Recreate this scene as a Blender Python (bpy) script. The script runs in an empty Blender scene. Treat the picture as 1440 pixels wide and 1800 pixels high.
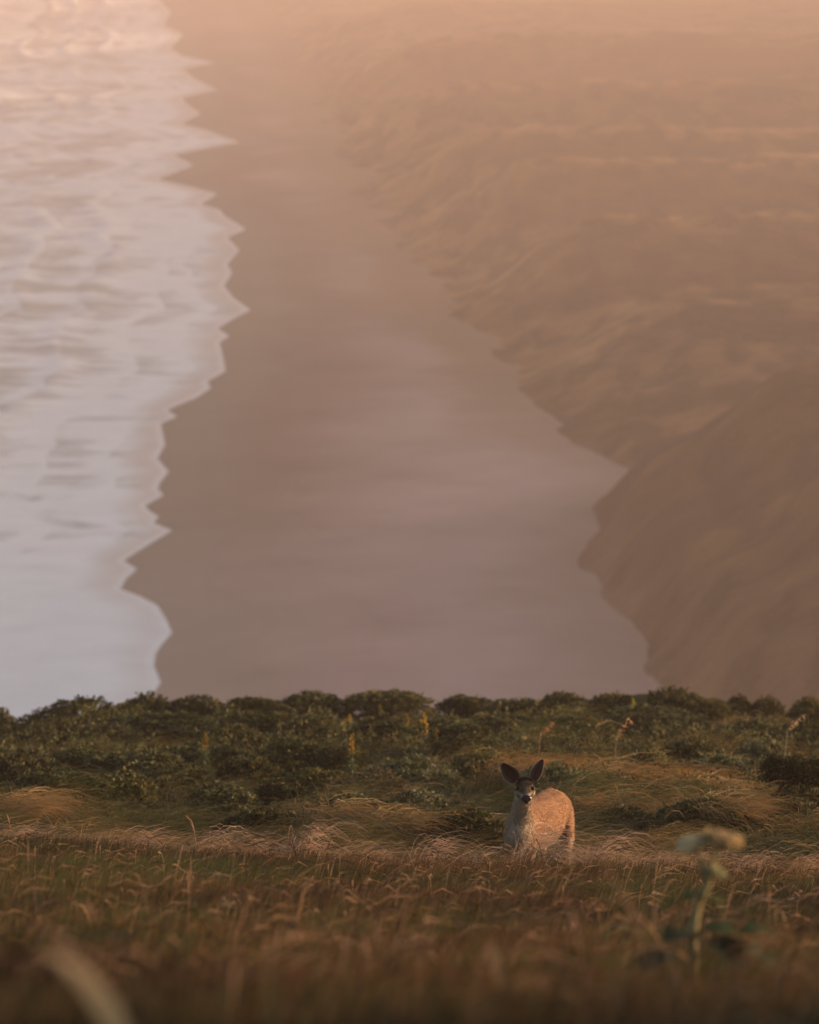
import bpy, bmesh, math, random
import numpy as np
from mathutils import Vector, Matrix, Euler

S = bpy.context.scene
COL = bpy.data.collections.new('scene_objects'); S.collection.children.link(COL)
rng = np.random.default_rng(11)
R = math.radians

# ------------------------------------------------------------------ camera
H = 100.0                      # eye height over the beach
PITCH = 6.87
FPX = 10146.0                  # focal length in pixels of the 1440 px wide photograph
cam = bpy.data.cameras.new('camera'); cam_o = bpy.data.objects.new('camera', cam); COL.objects.link(cam_o)
cam.sensor_fit = 'HORIZONTAL'; cam.sensor_width = 24.0; cam.lens = FPX / 1440 * 24.0
cam.clip_start = 0.1; cam.clip_end = 20000
cam_o.location = (0, 0, H); cam_o.rotation_euler = (R(90 - PITCH), 0, 0)
cam.dof.use_dof = True; cam.dof.focus_distance = 39.0; cam.dof.aperture_fstop = 4.0
S.camera = cam_o

# ------------------------------------------------------------------ light
SUN_EL, SUN_AZ = 7.5, 74.0     # azimuth clockwise from the view direction (+Y) to the right (+X)
sd = Vector((math.cos(R(SUN_EL)) * math.sin(R(SUN_AZ)), math.cos(R(SUN_EL)) * math.cos(R(SUN_AZ)), math.sin(R(SUN_EL))))
sun = bpy.data.lights.new('sun', 'SUN'); sun.energy = 4.2; sun.angle = R(0.6); sun.color = (1.0, 0.66, 0.42)
sun_o = bpy.data.objects.new('sun', sun); COL.objects.link(sun_o)
sun_o.rotation_euler = sd.to_track_quat('Z', 'Y').to_euler(); sun_o.location = (60, 20, 140)
W = bpy.data.worlds.new('World'); S.world = W; W.use_nodes = True
nt = W.node_tree; bg = nt.nodes['Background']
sky = nt.nodes.new('ShaderNodeTexSky'); sky.sky_type = 'NISHITA'; sky.sun_disc = False
sky.sun_elevation = R(SUN_EL); sky.sun_rotation = R(SUN_AZ); sky.altitude = 0; sky.dust_density = 3.0; sky.ozone_density = 0.7; sky.air_density = 1.0
nt.links.new(sky.outputs[0], bg.inputs['Color']); bg.inputs['Strength'].default_value = 0.15
S.view_settings.view_transform = 'Standard'; S.view_settings.look = 'None'
S.view_settings.exposure = 0.80; S.view_settings.gamma = 1.0; S.view_settings.use_curve_mapping = False
S.render.engine = 'CYCLES'
cy = S.cycles
cy.max_bounces = 6; cy.diffuse_bounces = 3; cy.glossy_bounces = 2; cy.transmission_bounces = 3; cy.volume_bounces = 2
cy.transparent_max_bounces = 6; cy.use_denoising = True; cy.use_adaptive_sampling = True; cy.adaptive_threshold = 0.008
cy.caustics_reflective = False; cy.caustics_refractive = False

# ------------------------------------------------------------------ helpers
def ray(px, py):
    xr = (px - 720) / FPX; yr = -(py - 900) / FPX
    c, s = math.cos(R(PITCH)), math.sin(R(PITCH))
    return np.array([xr, c + yr * s, -s + yr * c])
def at(px, py, Y):
    d = ray(px, py); k = Y / d[1]
    return np.array([d[0] * k, Y, H + d[2] * k])
def on_plane(px, py, z=0.0):
    d = ray(px, py); k = (z - H) / d[2]
    return np.array([d[0] * k, d[1] * k, z])
def zpy(py, Y): return at(720, py, Y)[2]
def ppm(Y):     return FPX / (Y * math.cos(R(PITCH)) + Y * 0.178 * math.sin(R(PITCH)))
def xpx(px, Y): return at(px, 1400, Y)[0]

def hash2(ix, iy, seed):
    n = (ix.astype(np.int64) * 374761393 + iy.astype(np.int64) * 668265263 + seed * 1442695041) & 0x7fffffff
    n = ((n ^ (n >> 13)) * 1274126177) & 0x7fffffff
    n = (n ^ (n >> 16)) & 0x7fffffff
    return n / 0x7fffffff
def noise(x, y, seed=0):
    x = np.asarray(x, float); y = np.asarray(y, float)
    ix = np.floor(x); iy = np.floor(y); fx = x - ix; fy = y - iy
    fx = fx * fx * (3 - 2 * fx); fy = fy * fy * (3 - 2 * fy)
    a = hash2(ix, iy, seed); b = hash2(ix + 1, iy, seed); c = hash2(ix, iy + 1, seed); d = hash2(ix + 1, iy + 1, seed)
    return (a * (1 - fx) + b * fx) * (1 - fy) + (c * (1 - fx) + d * fx) * fy
def fbm(x, y, seed=0, o=4):
    t = 0; a = .5; s = 0
    for i in range(o):
        t = t + a * noise(x * 2 ** i + 17.3 * i, y * 2 ** i - 9.1 * i, seed + i); s += a; a *= .5
    return t / s
def sstep(a, b, x):
    t = np.clip((x - a) / (b - a), 0, 1); return t * t * (3 - 2 * t)
def mixc(a, b, t): return a + (b - a) * t[..., None]

def mesh_from(name, V, tris=None, quads=None, col=None, smooth=False):
    me = bpy.data.meshes.new(name)
    V = np.asarray(V, np.float32)
    nt_ = 0 if tris is None else len(tris); nq = 0 if quads is None else len(quads)
    me.vertices.add(len(V)); me.vertices.foreach_set('co', V.ravel())
    li = []; ls = []; 
    if nt_: li.append(np.asarray(tris, np.int32).ravel()); ls.append(np.arange(nt_) * 3)
    if nq: li.append(np.asarray(quads, np.int32).ravel()); ls.append(nt_ * 3 + np.arange(nq) * 4)
    li = np.concatenate(li); ls = np.concatenate(ls).astype(np.int32)
    me.loops.add(len(li)); me.loops.foreach_set('vertex_index', li)
    me.polygons.add(nt_ + nq); me.polygons.foreach_set('loop_start', ls)
    me.update(calc_edges=True)
    if smooth: me.polygons.foreach_set('use_smooth', np.ones(nt_ + nq, bool))
    if col is not None:
        a = me.attributes.new('Col', 'FLOAT_COLOR', 'POINT')
        c = np.ones((len(V), 4), np.float32); c[:, :3] = col
        a.data.foreach_set('color', c.ravel())
    return me
def grid_faces(nr, nc):
    i = np.arange(nr - 1)[:, None] * nc + np.arange(nc - 1)[None, :]
    i = i.ravel(); return np.stack([i, i + 1, i + nc + 1, i + nc], 1)

def link(name, me, mat=None, parent=None, loc=None):
    o = bpy.data.objects.new(name, me); COL.objects.link(o)
    if mat is not None and me is not None and not me.materials: me.materials.append(mat)
    if parent is not None: o.parent = parent
    if loc is not None: o.location = loc
    return o
def tag(o, label=None, cat=None, group=None, kind=None):
    if label: o['label'] = label
    if cat: o['category'] = cat
    if group: o['group'] = group
    if kind: o['kind'] = kind
    return o
def empty(name, loc, rz=0):
    o = bpy.data.objects.new(name, None); COL.objects.link(o); o.location = loc; o.rotation_euler = (0, 0, rz)
    o.empty_display_size = .1; return o

# ------------------------------------------------------------------ materials
def vmat(name, rough=.8, transl=0.0, spec=.2, var=.25, nscale=8.0, bump=0.0, bscale=20.0, tr_tint=(1, 1, 1), sheen=0.0, roughattr=False):
    m = bpy.data.materials.new(name); m.use_nodes = True; n = m.node_tree.nodes; l = m.node_tree.links
    p = n['Principled BSDF']; out = n['Material Output']
    a = n.new('ShaderNodeAttribute'); a.attribute_name = 'Col'
    tc = n.new('ShaderNodeTexCoord'); nz = n.new('ShaderNodeTexNoise'); nz.inputs['Scale'].default_value = nscale; nz.inputs['Detail'].default_value = 5
    l.new(tc.outputs['Object'], nz.inputs['Vector'])
    mr = n.new('ShaderNodeMapRange'); mr.inputs['From Min'].default_value = .3; mr.inputs['From Max'].default_value = .7
    mr.inputs['To Min'].default_value = 1 - var; mr.inputs['To Max'].default_value = 1 + var
    l.new(nz.outputs['Fac'], mr.inputs['Value'])
    mul = n.new('ShaderNodeVectorMath'); mul.operation = 'SCALE'
    l.new(a.outputs['Color'], mul.inputs[0]); l.new(mr.outputs[0], mul.inputs['Scale'])
    l.new(mul.outputs[0], p.inputs['Base Color']); p.inputs['Roughness'].default_value = rough
    p.inputs['Specular IOR Level'].default_value = spec
    if sheen: p.inputs['Sheen Weight'].default_value = sheen; p.inputs['Sheen Roughness'].default_value = .4
    if roughattr:
        ra = n.new('ShaderNodeAttribute'); ra.attribute_name = 'Rough'; l.new(ra.outputs['Fac'], p.inputs['Roughness'])
    if bump:
        n2 = n.new('ShaderNodeTexNoise'); n2.inputs['Scale'].default_value = bscale; n2.inputs['Detail'].default_value = 6
        l.new(tc.outputs['Object'], n2.inputs['Vector'])
        b = n.new('ShaderNodeBump'); b.inputs['Strength'].default_value = bump; b.inputs['Distance'].default_value = 1.0 / bscale
        l.new(n2.outputs['Fac'], b.inputs['Height']); l.new(b.outputs[0], p.inputs['Normal'])
    if transl:
        t = n.new('ShaderNodeBsdfTranslucent'); tm = n.new('ShaderNodeVectorMath'); tm.operation = 'MULTIPLY'
        tm.inputs[1].default_value = tr_tint
        l.new(mul.outputs[0], tm.inputs[0]); l.new(tm.outputs[0], t.inputs['Color'])
        mx = n.new('ShaderNodeMixShader'); mx.inputs[0].default_value = transl
        l.new(p.outputs[0], mx.inputs[1]); l.new(t.outputs[0], mx.inputs[2]); l.new(mx.outputs[0], out.inputs['Surface'])
    return m
def flat(name, c, rough=.5, spec=.5, var=.15, nscale=30):
    m = bpy.data.materials.new(name); m.use_nodes = True; n = m.node_tree.nodes; l = m.node_tree.links
    p = n['Principled BSDF']; nz = n.new('ShaderNodeTexNoise'); nz.inputs['Scale'].default_value = nscale
    tc = n.new('ShaderNodeTexCoord'); l.new(tc.outputs['Object'], nz.inputs['Vector'])
    mx = n.new('ShaderNodeMix'); mx.data_type = 'RGBA'
    mx.inputs['A'].default_value = (*[v * (1 - var) for v in c], 1); mx.inputs['B'].default_value = (*[min(1, v * (1 + var)) for v in c], 1)
    l.new(nz.outputs['Fac'], mx.inputs['Factor']); l.new(mx.outputs['Result'], p.inputs['Base Color'])
    p.inputs['Roughness'].default_value = rough; p.inputs['Specular IOR Level'].default_value = spec
    return m
M = dict(
    grass=vmat('grass_blades', .55, .28, .25, .2, 3.0, tr_tint=(1.25, 1.0, .7)),
    leaf=vmat('shrub_leaves', .6, .25, .12, .25, 5.0, tr_tint=(1.1, 1.1, .6)),
    bark=flat('bark', (.07, .045, .03), .9, .1),
    soil=vmat('litter_soil', .95, 0, .05, .4, 4.0, .6, 12.0),
    sand=vmat('beach_sand', .85, 0, .3, .06, .05, roughattr=True),
    bluff=vmat('bluff_scrub', .95, 0, .05, .35, .09, .8, .25),
    sea=vmat('sea_water', .4, 0, .5, .05, .1, roughattr=True),
    fur=vmat('deer_fur', .75, .18, .15, .12, 40, tr_tint=(1.1, .95, .8)),
    hide=vmat('deer_hide', .9, 0, .05, .2, 30, .3, 90),
    ear=vmat('deer_ear', .8, .25, .1, .15, 30, tr_tint=(1.2, .6, .45)),
    eye=flat('deer_eye', (.006, .004, .003), .06, .6, 0),
    nose=flat('deer_nose', (.008, .007, .007), .28, .5, .2, 200),
    hoof=flat('deer_hoof', (.02, .016, .013), .5, .3),
    petal=vmat('lupine_petals', .6, .35, .2, .15, 60, tr_tint=(1.1, 1, .6)),
    umbel=vmat('umbel_florets', .7, .3, .2, .15, 30),
    stem=vmat('plant_stem', .6, .1, .3, .15, 20),
)

# ------------------------------------------------------------------ terrain of the near hillside
prof = [(-20, 97.5), (-5, 98.85), (0, 99.0), (3, 98.80), (5.5, 98.57)] + [(d, zpy(p, d)) for d, p in
        [(7.5, 2005), (10, 1905), (14, 1806), (20, 1718), (30, 1615), (35.6, 1552), (36.6, 1550), (37.4, 1585), (38.3, 1625), (39.5, 1622),
         (41.2, 1600), (43.6, 1525), (46, 1500), (50, 1465), (57, 1408), (65, 1350), (70, 1322), (76, 1292), (79, 1294)]]
prof += [(84, 86.9), (92, 83.0), (110, 73), (150, 50), (230, 22), (330, 4), (400, -3), (470, -8)]
_px = np.array([p[0] for p in prof]); _pz = np.array([p[1] for p in prof])
_dx = np.arange(-20, 470, .05); _dz = np.interp(_dx, _px, _pz)
_k = np.hanning(19); _k /= _k.sum(); _dz2 = np.convolve(np.pad(_dz, 9, 'edge'), _k, 'valid')
def ground(x, y):
    x = np.asarray(x, float); y = np.asarray(y, float)
    z = np.interp(y, _dx, _dz2)
    near = sstep(6, 14, y) * (1 - sstep(34, 37, y))
    z = z + near * (fbm(x * .9, y * .55, 3, 3) - .5) * .14
    rim = np.exp(-((y - 36.2) / 1.5) ** 2)
    z = z + rim * (noise(x * 1.3, y * .3, 8) - .5) * .10
    z = z + sstep(16, 30, y) * (1 - sstep(37, 39, y)) * (.17 * sstep(.8, -2.6, x) - .05 * sstep(.8, 2.8, x))
    mid = sstep(41.5, 45, y) * (1 - sstep(90, 130, y))
    z = z + mid * ((fbm(x * .55, y * .42, 5, 4) - .5) * 1.0 + (noise(x * 1.7, y * .9, 6) - .5) * .34) * (0.55 + 0.25 * sstep(44, 52, y))
    # the crest falls away at the left edge
    z = z - sstep(70, 76, y) * (1 - sstep(80, 100, y)) * sstep(-4.1, -5.0, x) * .42
    z = z + 2.3 * sstep(2.6, 11, x) * (1 - sstep(30, 70, x)) * (1 - sstep(10.5, 17, y - .12 * x)) * sstep(-12, -4, y)     # unseen knoll at right, added to cast shade on the near meadow
    far = sstep(90, 200, y)
    z = z + far * (fbm(x * .03, y * .03, 9, 4) - .5) * 12
    return z
ys = np.concatenate([np.arange(-20, 4, 1.0), np.arange(4, 34, .3), np.arange(34, 46, .12), np.arange(46, 84, .25), np.arange(84, 120, 2), np.arange(120, 470, 10)])
xs = np.concatenate([np.arange(-110, -14, 6), np.arange(-14, -8, .8), np.arange(-8, 8, .16), np.arange(8, 14, .8), np.arange(14, 111, 6)])
X, Y = np.meshgrid(xs, ys); Z = ground(X, Y)
c = mixc(np.broadcast_to([.045, .032, .018], X.shape + (3,)), np.array([.06, .06, .025]), fbm(X * .7, Y * .7, 21))
me = mesh_from('hillside', np.stack([X, Y, Z], -1).reshape(-1, 3), quads=grid_faces(len(ys), len(xs)), col=c.reshape(-1, 3), smooth=True)
tag(link('hillside', me, M['soil']), kind='structure')

# ------------------------------------------------------------------ beach, sea, bluffs
shore = [(150, 1420), (200, 1330), (271, 1218), (283, 1201), (271, 1171), (274, 1150), (283, 1136), (303, 1113), (293, 1090), (277, 1065), (245, 1048), (212, 1036), (222, 1018), (241, 1001),
         (218, 986), (262, 958), (303, 933), (275, 922), (271, 918), (280, 909), (262, 898), (256, 889), (288, 871), (278, 860), (281, 850), (297, 830), (277, 806), (291, 783), (283, 745),
         (312, 733), (294, 721), (345, 700), (371, 683), (365, 671), (397, 653), (392, 625), (386, 603), (403, 591), (383, 578), (412, 560), (441, 545), (412, 525), (394, 503), (408, 480), (400, 465),
         (421, 440), (400, 418), (433, 403), (395, 380), (386, 368), (353, 359), (383, 341), (330, 327), (277, 315), (341, 291), (306, 272), (421, 250), (360, 228), (318, 218), (353, 200), (328, 182),
         (320, 172), (382, 158), (345, 140), (320, 122), (378, 110), (320, 98), (300, 85), (322, 60), (288, 45), (300, 20), (280, 0), (288, -20), (262, -40), (250, -90)]
toe = [(1330, 1400), (1180, 1300), (1100, 1200), (1085, 1150), (1050, 1110), (1010, 1075), (1012, 1040), (990, 1015), (1008, 990), (1005, 960), (1030, 890), (1075, 862), (1040, 835), (985, 812), (930, 775), (885, 735), (820, 675),
       (790, 620), (735, 560), (700, 505), (668, 455), (640, 420), (600, 360), (560, 300), (540, 250), (520, 190), (500, 130), (480, 80), (440, 30), (400, 0), (380, -40), (350, -90)]
def trace(pts):
    P = np.array([on_plane(a, b) for a, b in pts])
    P = np.vstack([P, [P[-1][0] - 250, 9000, 0]]); o = np.argsort(P[:, 1]); P = P[o]
    return lambda y: np.interp(y, P[:, 1], P[:, 0])
shore_x, toe_x = trace(shore), trace(toe)
FAR = 9000.0
pys = np.concatenate([np.arange(1440, 20, -2.0), np.arange(20, -100, -1.0)])
rowsY = np.array([on_plane(720, p)[1] for p in pys]); rowsY = np.concatenate([[380, 430], rowsY[rowsY > 440], np.geomspace(rowsY[-1] * 1.02, FAR, 40)])
nR = len(rowsY)
# sand: from under the water to under the bluffs
us = np.concatenate([np.linspace(-30, 0, 16), np.linspace(0, 1, 90)[1:] * 1.0 + 100])       # first part metres, second fraction (offset 100)
SX = shore_x(rowsY)[:, None]; TX = toe_x(rowsY)[:, None] + 25
Xs = np.where(us[None] < 50, SX + us[None], SX + (us[None] - 100) * (TX - SX)); Ys = np.broadcast_to(rowsY[:, None], Xs.shape)
dsh = Xs - SX
Zs = np.where(dsh < 0, dsh * .03, 1.2 * (1 - np.exp(-np.maximum(dsh, 0) / 25))) + (fbm(Xs * .08, Ys * .02, 31) - .5) * .25 * sstep(2, 12, dsh)
wet = (1 - sstep(5, 24, dsh + 9 * (fbm(Xs * .03, Ys * .012, 33) - .5)))
damp = (1 - sstep(14, 42, dsh + 22 * (fbm(Xs * .02, Ys * .006, 35, 3) - .5)))
dry = np.array([.38, .255, .235]); dampc = np.array([.165, .092, .084]); wetc = np.array([.090, .062, .042])
near = (1 - sstep(700, 880, Ys + 90 * (fbm(Xs * .05, Ys * .01, 36) - .5)))[..., None]
c = mixc(np.broadcast_to(dry, Xs.shape + (3,)), dampc, damp * (1 - .7 * near[..., 0])); c = mixc(c, wetc, wet * (1 - .45 * near[..., 0]))
c = c * (0.72 + .56 * fbm(Xs * .07, Ys * .045, 37, 5)[..., None])
dT = TX - 25 - Xs; veg = sstep(16, -2, dT + 16 * (fbm(Xs * .10, Ys * .03, 93, 5) - .5)) * (.55 + .45 * sstep(880, 1050, Ys))
c = mixc(c, np.array([.19, .095, .036]), veg * .85)
tide = np.exp(-((dsh - 9 - 5 * fbm(Ys * .02, Ys * 0, 38, 4)) / .7) ** 2) + .7 * np.exp(-((dsh - 19 - 9 * fbm(Ys * .015, Ys * 0, 39, 4)) / .8) ** 2)
c = c * (1 - .10 * tide * (fbm(Xs * .3, Ys * .1, 40) > .42))[..., None]
me = mesh_from('sand_beach', np.stack([Xs, Ys, Zs], -1).reshape(-1, 3), quads=grid_faces(nR, len(us)), col=c.reshape(-1, 3), smooth=True)
ra = me.attributes.new('Rough', 'FLOAT', 'POINT'); ra.data.foreach_set('value', (.9 - .35 * wet).astype(np.float32).ravel())
tag(link('sand_beach', me, M['sand']), kind='structure')
# sea
ss = np.concatenate([[0, .15, .4], np.linspace(.8, 95, 300), np.geomspace(100, 6000, 26)])
Xw = SX - ss[None]; Yw = np.broadcast_to(rowsY[:, None], Xw.shape); sw = np.broadcast_to(ss[None], Xw.shape)
Lw = 1000 * np.log(Yw / 1000)                                # swell and streaks grow with the distance from the shore break
wx = Xw + 8 * (fbm(Xw * .05, Lw * .02, 41) - .5); wy = Lw + 26 * (fbm(Xw * .04, Lw * .02, 42) - .5)
base = fbm(wx * .055, wy * .042, 43, 6)
streak = fbm(wx * .05, wy * .11, 44, 5)
lace = 1 - np.abs(2 * fbm(wx * .10, wy * .10, 45, 5) - 1) * 3.0
net = 1 - np.abs(2 * fbm(wx * .035, wy * .05, 141, 5) - 1) * 2.6
foam = -.14 + .42 * sstep(.34, .64, base) + .34 * sstep(.36, .66, streak) + .34 * sstep(.40, .60, fbm(wx * .045, wy * .22, 144, 5)) + .30 * np.clip(lace, 0, 1) + .40 * np.clip(net, 0, 1) + .9 * (fbm(wx * .12, wy * .26, 142, 5) - .5)
# wave fronts: bright lines that run along the shore, each with a trailing sheet of foam
for k, (s0, wd) in enumerate([(7, 6), (17, 9), (30, 9), (46, 10), (64, 12)]):
    f0 = s0 + 12 * (fbm(Yw * .007 + k * 7, Yw * 0 + k, 50 + k, 4) - .5)
    t = (sw - f0) / wd
    foam = foam + .55 * np.where((t > 0) & (t < 1), (1 - t) ** 1.2, 0) * (.5 + noise(Yw * .012, sw * .0 + k, 60 + k))
nearsea = 1 - sstep(690, 800, Yw + 40 * (fbm(Xw * .1, Yw * .02, 46) - .5))
foam = foam + .34 * (1 - sstep(6, 34, sw)) - .10
foam = np.clip(foam + .8 * nearsea, 0, 1)
foam = foam * (1 - .6 * sstep(70, 160, sw))
edge = 1 - sstep(0, 6.5, sw - 7 * (fbm(Yw * .02, Xw * .04, 47, 4) - .35))        # the thin last sheet of the swash
seac = np.array([.16, .20, .21]); foamc = np.array([.92, .93, .96]); swashc = np.array([.66, .57, .53])
c = mixc(np.broadcast_to(seac, Xw.shape + (3,)), foamc, foam)
c = mixc(c, swashc * 1.0, edge * (1 - .6 * nearsea) * .85)
lip = np.exp(-((sw - .5) / .7) ** 2); c = mixc(c, foamc, lip * .5)
Zw = .05 + .16 * foam * sstep(0, 3, sw) + .6 * sstep(8, 60, sw) * (fbm(wx * .05, wy * .02, 48, 4) - .5) + .25 * (fbm(wx * .3, wy * .1, 49, 3) - .5) * sstep(3, 10, sw)
for k, s0 in enumerate([30, 46, 64, 90]):
    f0 = s0 + 12 * (fbm(Yw * .007 + k * 7, Yw * 0 + k, 52 + k, 4) - .5)
    Zw = Zw + .6 * np.exp(-((sw - f0) / 3.0) ** 2)
fo = np.arange(nR * len(ss)).reshape(nR, len(ss))
q = grid_faces(nR, len(ss))[:, ::-1]
me = mesh_from('ocean', np.stack([Xw, Yw, Zw], -1).reshape(-1, 3), quads=q, col=c.reshape(-1, 3), smooth=True)
ra = me.attributes.new('Rough', 'FLOAT', 'POINT'); ra.data.foreach_set('value', (.3 + .6 * foam).astype(np.float32).ravel())
tag(link('ocean', me, M['sea']), kind='structure')
# bluffs and dunes inland of the beach
by = np.concatenate([np.arange(430, 1250, 2.2), np.arange(1250, 2600, 6), np.arange(2600, 4200, 20), np.geomspace(4240, FAR, 30)])
bu = np.concatenate([np.linspace(-4, 120, 84), np.geomspace(124, 2600, 40)])
TXb = (toe_x(by) + 7 * (fbm(by * .035, by * 0, 88, 4) - .5) * np.clip(by / 1000, .7, 2))[:, None]; Xb = TXb + bu[None]; Yb = np.broadcast_to(by[:, None], Xb.shape); U = np.broadcast_to(bu[None], Xb.shape)
wob = lambda s, a, k: a * (fbm(U * k, Yb * 0 + s, 70 + s, 3) - .5)
def ridge(d0, amp, sf, sb, s, rise, slope=0.0, wa=60):
    t = Yb - (d0 + slope * U + wob(s, wa, .03))
    g = np.where(t < 0, np.exp(-(t / sf) ** 2), np.exp(-(t / sb) ** 2))
    return amp * g * sstep(2, rise, U)
Zb = 5.0 * sstep(0, 14 + 20 * sstep(900, 1100, Yb), U) + 5.0 * sstep(12, 40, U)
Zb = Zb + 9.5 * sstep(845, 800, Yb + .25 * U) * sstep(2, 34, U) + 5 * sstep(0, 12, U) * sstep(860, 820, Yb)      # the near headland
Zb = Zb + ridge(800, 5.5, 60, 26, 1, 52, 0, 20)
Zb = Zb + ridge(1020, 5.0, 60, 26, 2, 34, -.05, 26)
Zb = Zb + ridge(1170, 10, 60, 36, 3, 40, .1, 40)
Zb = Zb + ridge(1350, 11, 70, 50, 4, 40) + ridge(1500, 10, 60, 50, 5, 44) + ridge(1730, 12, 80, 70, 9, 50) + ridge(2020, 15, 90, 90, 6, 60) + ridge(2420, 14, 140, 130, 7, 70) + ridge(3000, 22, 200, 260, 8, 160)
inl = Xb - .074 * Yb - 6
Zb = Zb + 6 * sstep(0, 60, inl) + 48 * sstep(25, 200, inl) * (1 - sstep(3400, 4600, Yb))  # unseen inland hill, raised to keep the beach and sea in shade
# erosion gullies running down to the beach, slanting
g1 = np.abs(2 * fbm(Yb * .045 + U * .035, U * .012, 81, 4) - 1); g2 = fbm(Xb * .12, Yb * .05, 82, 4)
Zb = Zb - sstep(2, 16, U) * (1.3 * (1 - np.clip(g1 * 3.0, 0, 1)) ** 1.0) * (1 - .5 * sstep(60, 120, U)) + (g2 - .5) * 2.6 * sstep(0, 10, U)
Zb = Zb - 3.0 * (1 - sstep(-4, 2.5, U + 3.5 * (fbm(Yb * .06, U * .02, 83, 3) - .5) * 2))
c1 = fbm(Yb * .05 + U * .04, U * .02 + 3, 85, 5); c2 = fbm(Xb * .04, Yb * .02, 86, 4)
c = mixc(np.broadcast_to([.090, .060, .026], Xb.shape + (3,)), np.array([.30, .20, .115]), sstep(.52, .72, c1) * .6)
c = mixc(c, np.array([.060, .052, .022]), sstep(.5, .65, c2) * .7)
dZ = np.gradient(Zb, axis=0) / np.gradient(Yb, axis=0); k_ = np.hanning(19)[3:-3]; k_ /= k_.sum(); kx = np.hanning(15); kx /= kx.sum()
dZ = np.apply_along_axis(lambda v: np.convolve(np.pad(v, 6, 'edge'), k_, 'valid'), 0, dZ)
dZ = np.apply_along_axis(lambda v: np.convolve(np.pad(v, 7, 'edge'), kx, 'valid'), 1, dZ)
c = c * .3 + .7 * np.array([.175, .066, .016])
c = mixc(c, np.array([.46, .215, .080]), sstep(.035, -.035, dZ) * sstep(4, 24, U) * (.18 + .32 * sstep(.4, .65, fbm(Xb * .1, Yb * .035, 92, 4))))          # backs and flats paler: light and valley haze put into the colour
c = mixc(c, np.array([.052, .020, .004]), sstep(.045, .10, dZ) * sstep(2, 12, U) * .95)          # scrub darker on camera-side faces: ridge shade put into the colour
c = mixc(c, np.array([.060, .026, .007]), sstep(880, 840, Yb + .1 * U) * sstep(0, 10, U) * (.55 + .4 * sstep(.4, .6, fbm(Yb * .06 + U * .05, U * .03, 91, 4))))
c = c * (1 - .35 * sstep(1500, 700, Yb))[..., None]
scr = fbm(Xb * .22, Yb * .06, 89, 5); c = c * (.30 + 1.35 * sstep(.36, .60, scr))[..., None]; c = c * (1 - .45 * (sstep(.50, .60, fbm(Yb * .11 + U * .09, U * .05 - Yb * .01, 94, 4)) * sstep(1500, 1000, Yb)))[..., None]; c = mixc(c, np.array([.46, .26, .14]), sstep(1700, 2900, Yb) * .7)  # far bluffs pale with distance: haze brightness put into their colour
c = mixc(c, np.array([.27, .165, .125]), sstep(5 + 14 * sstep(1000, 1500, Yb), -6, U + 20 * (fbm(Xb * .15, Yb * .05, 90, 4) - .5)) * .8)       # blown sand round the foot
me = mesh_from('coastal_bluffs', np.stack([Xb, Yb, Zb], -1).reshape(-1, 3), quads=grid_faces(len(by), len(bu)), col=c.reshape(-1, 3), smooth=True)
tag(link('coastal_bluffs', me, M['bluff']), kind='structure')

# haze: one closed box around all of it
m = bpy.data.materials.new('sea_haze'); m.use_nodes = True; n = m.node_tree.nodes; n.remove(n['Principled BSDF'])
pv = n.new('ShaderNodeVolumePrincipled'); pv.inputs['Color'].default_value = (.95, .73, .66, 1); pv.inputs['Density'].default_value = .00038; pv.inputs['Anisotropy'].default_value = .35
m.node_tree.links.new(pv.outputs[0], n['Material Output'].inputs['Volume'])
bm = bmesh.new(); bmesh.ops.create_cube(bm, size=1.0)
bmesh.ops.transform(bm, matrix=Matrix.Translation((-1500, 4500, 43)) @ Matrix.Diagonal((11000, 10500, 122, 1)), verts=bm.verts)
me = bpy.data.meshes.new('haze'); bm.to_mesh(me); bm.free()
tag(link('haze', me, m), kind='stuff', label='warm sea haze hanging over the beach and the bluffs', cat='haze')

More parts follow.
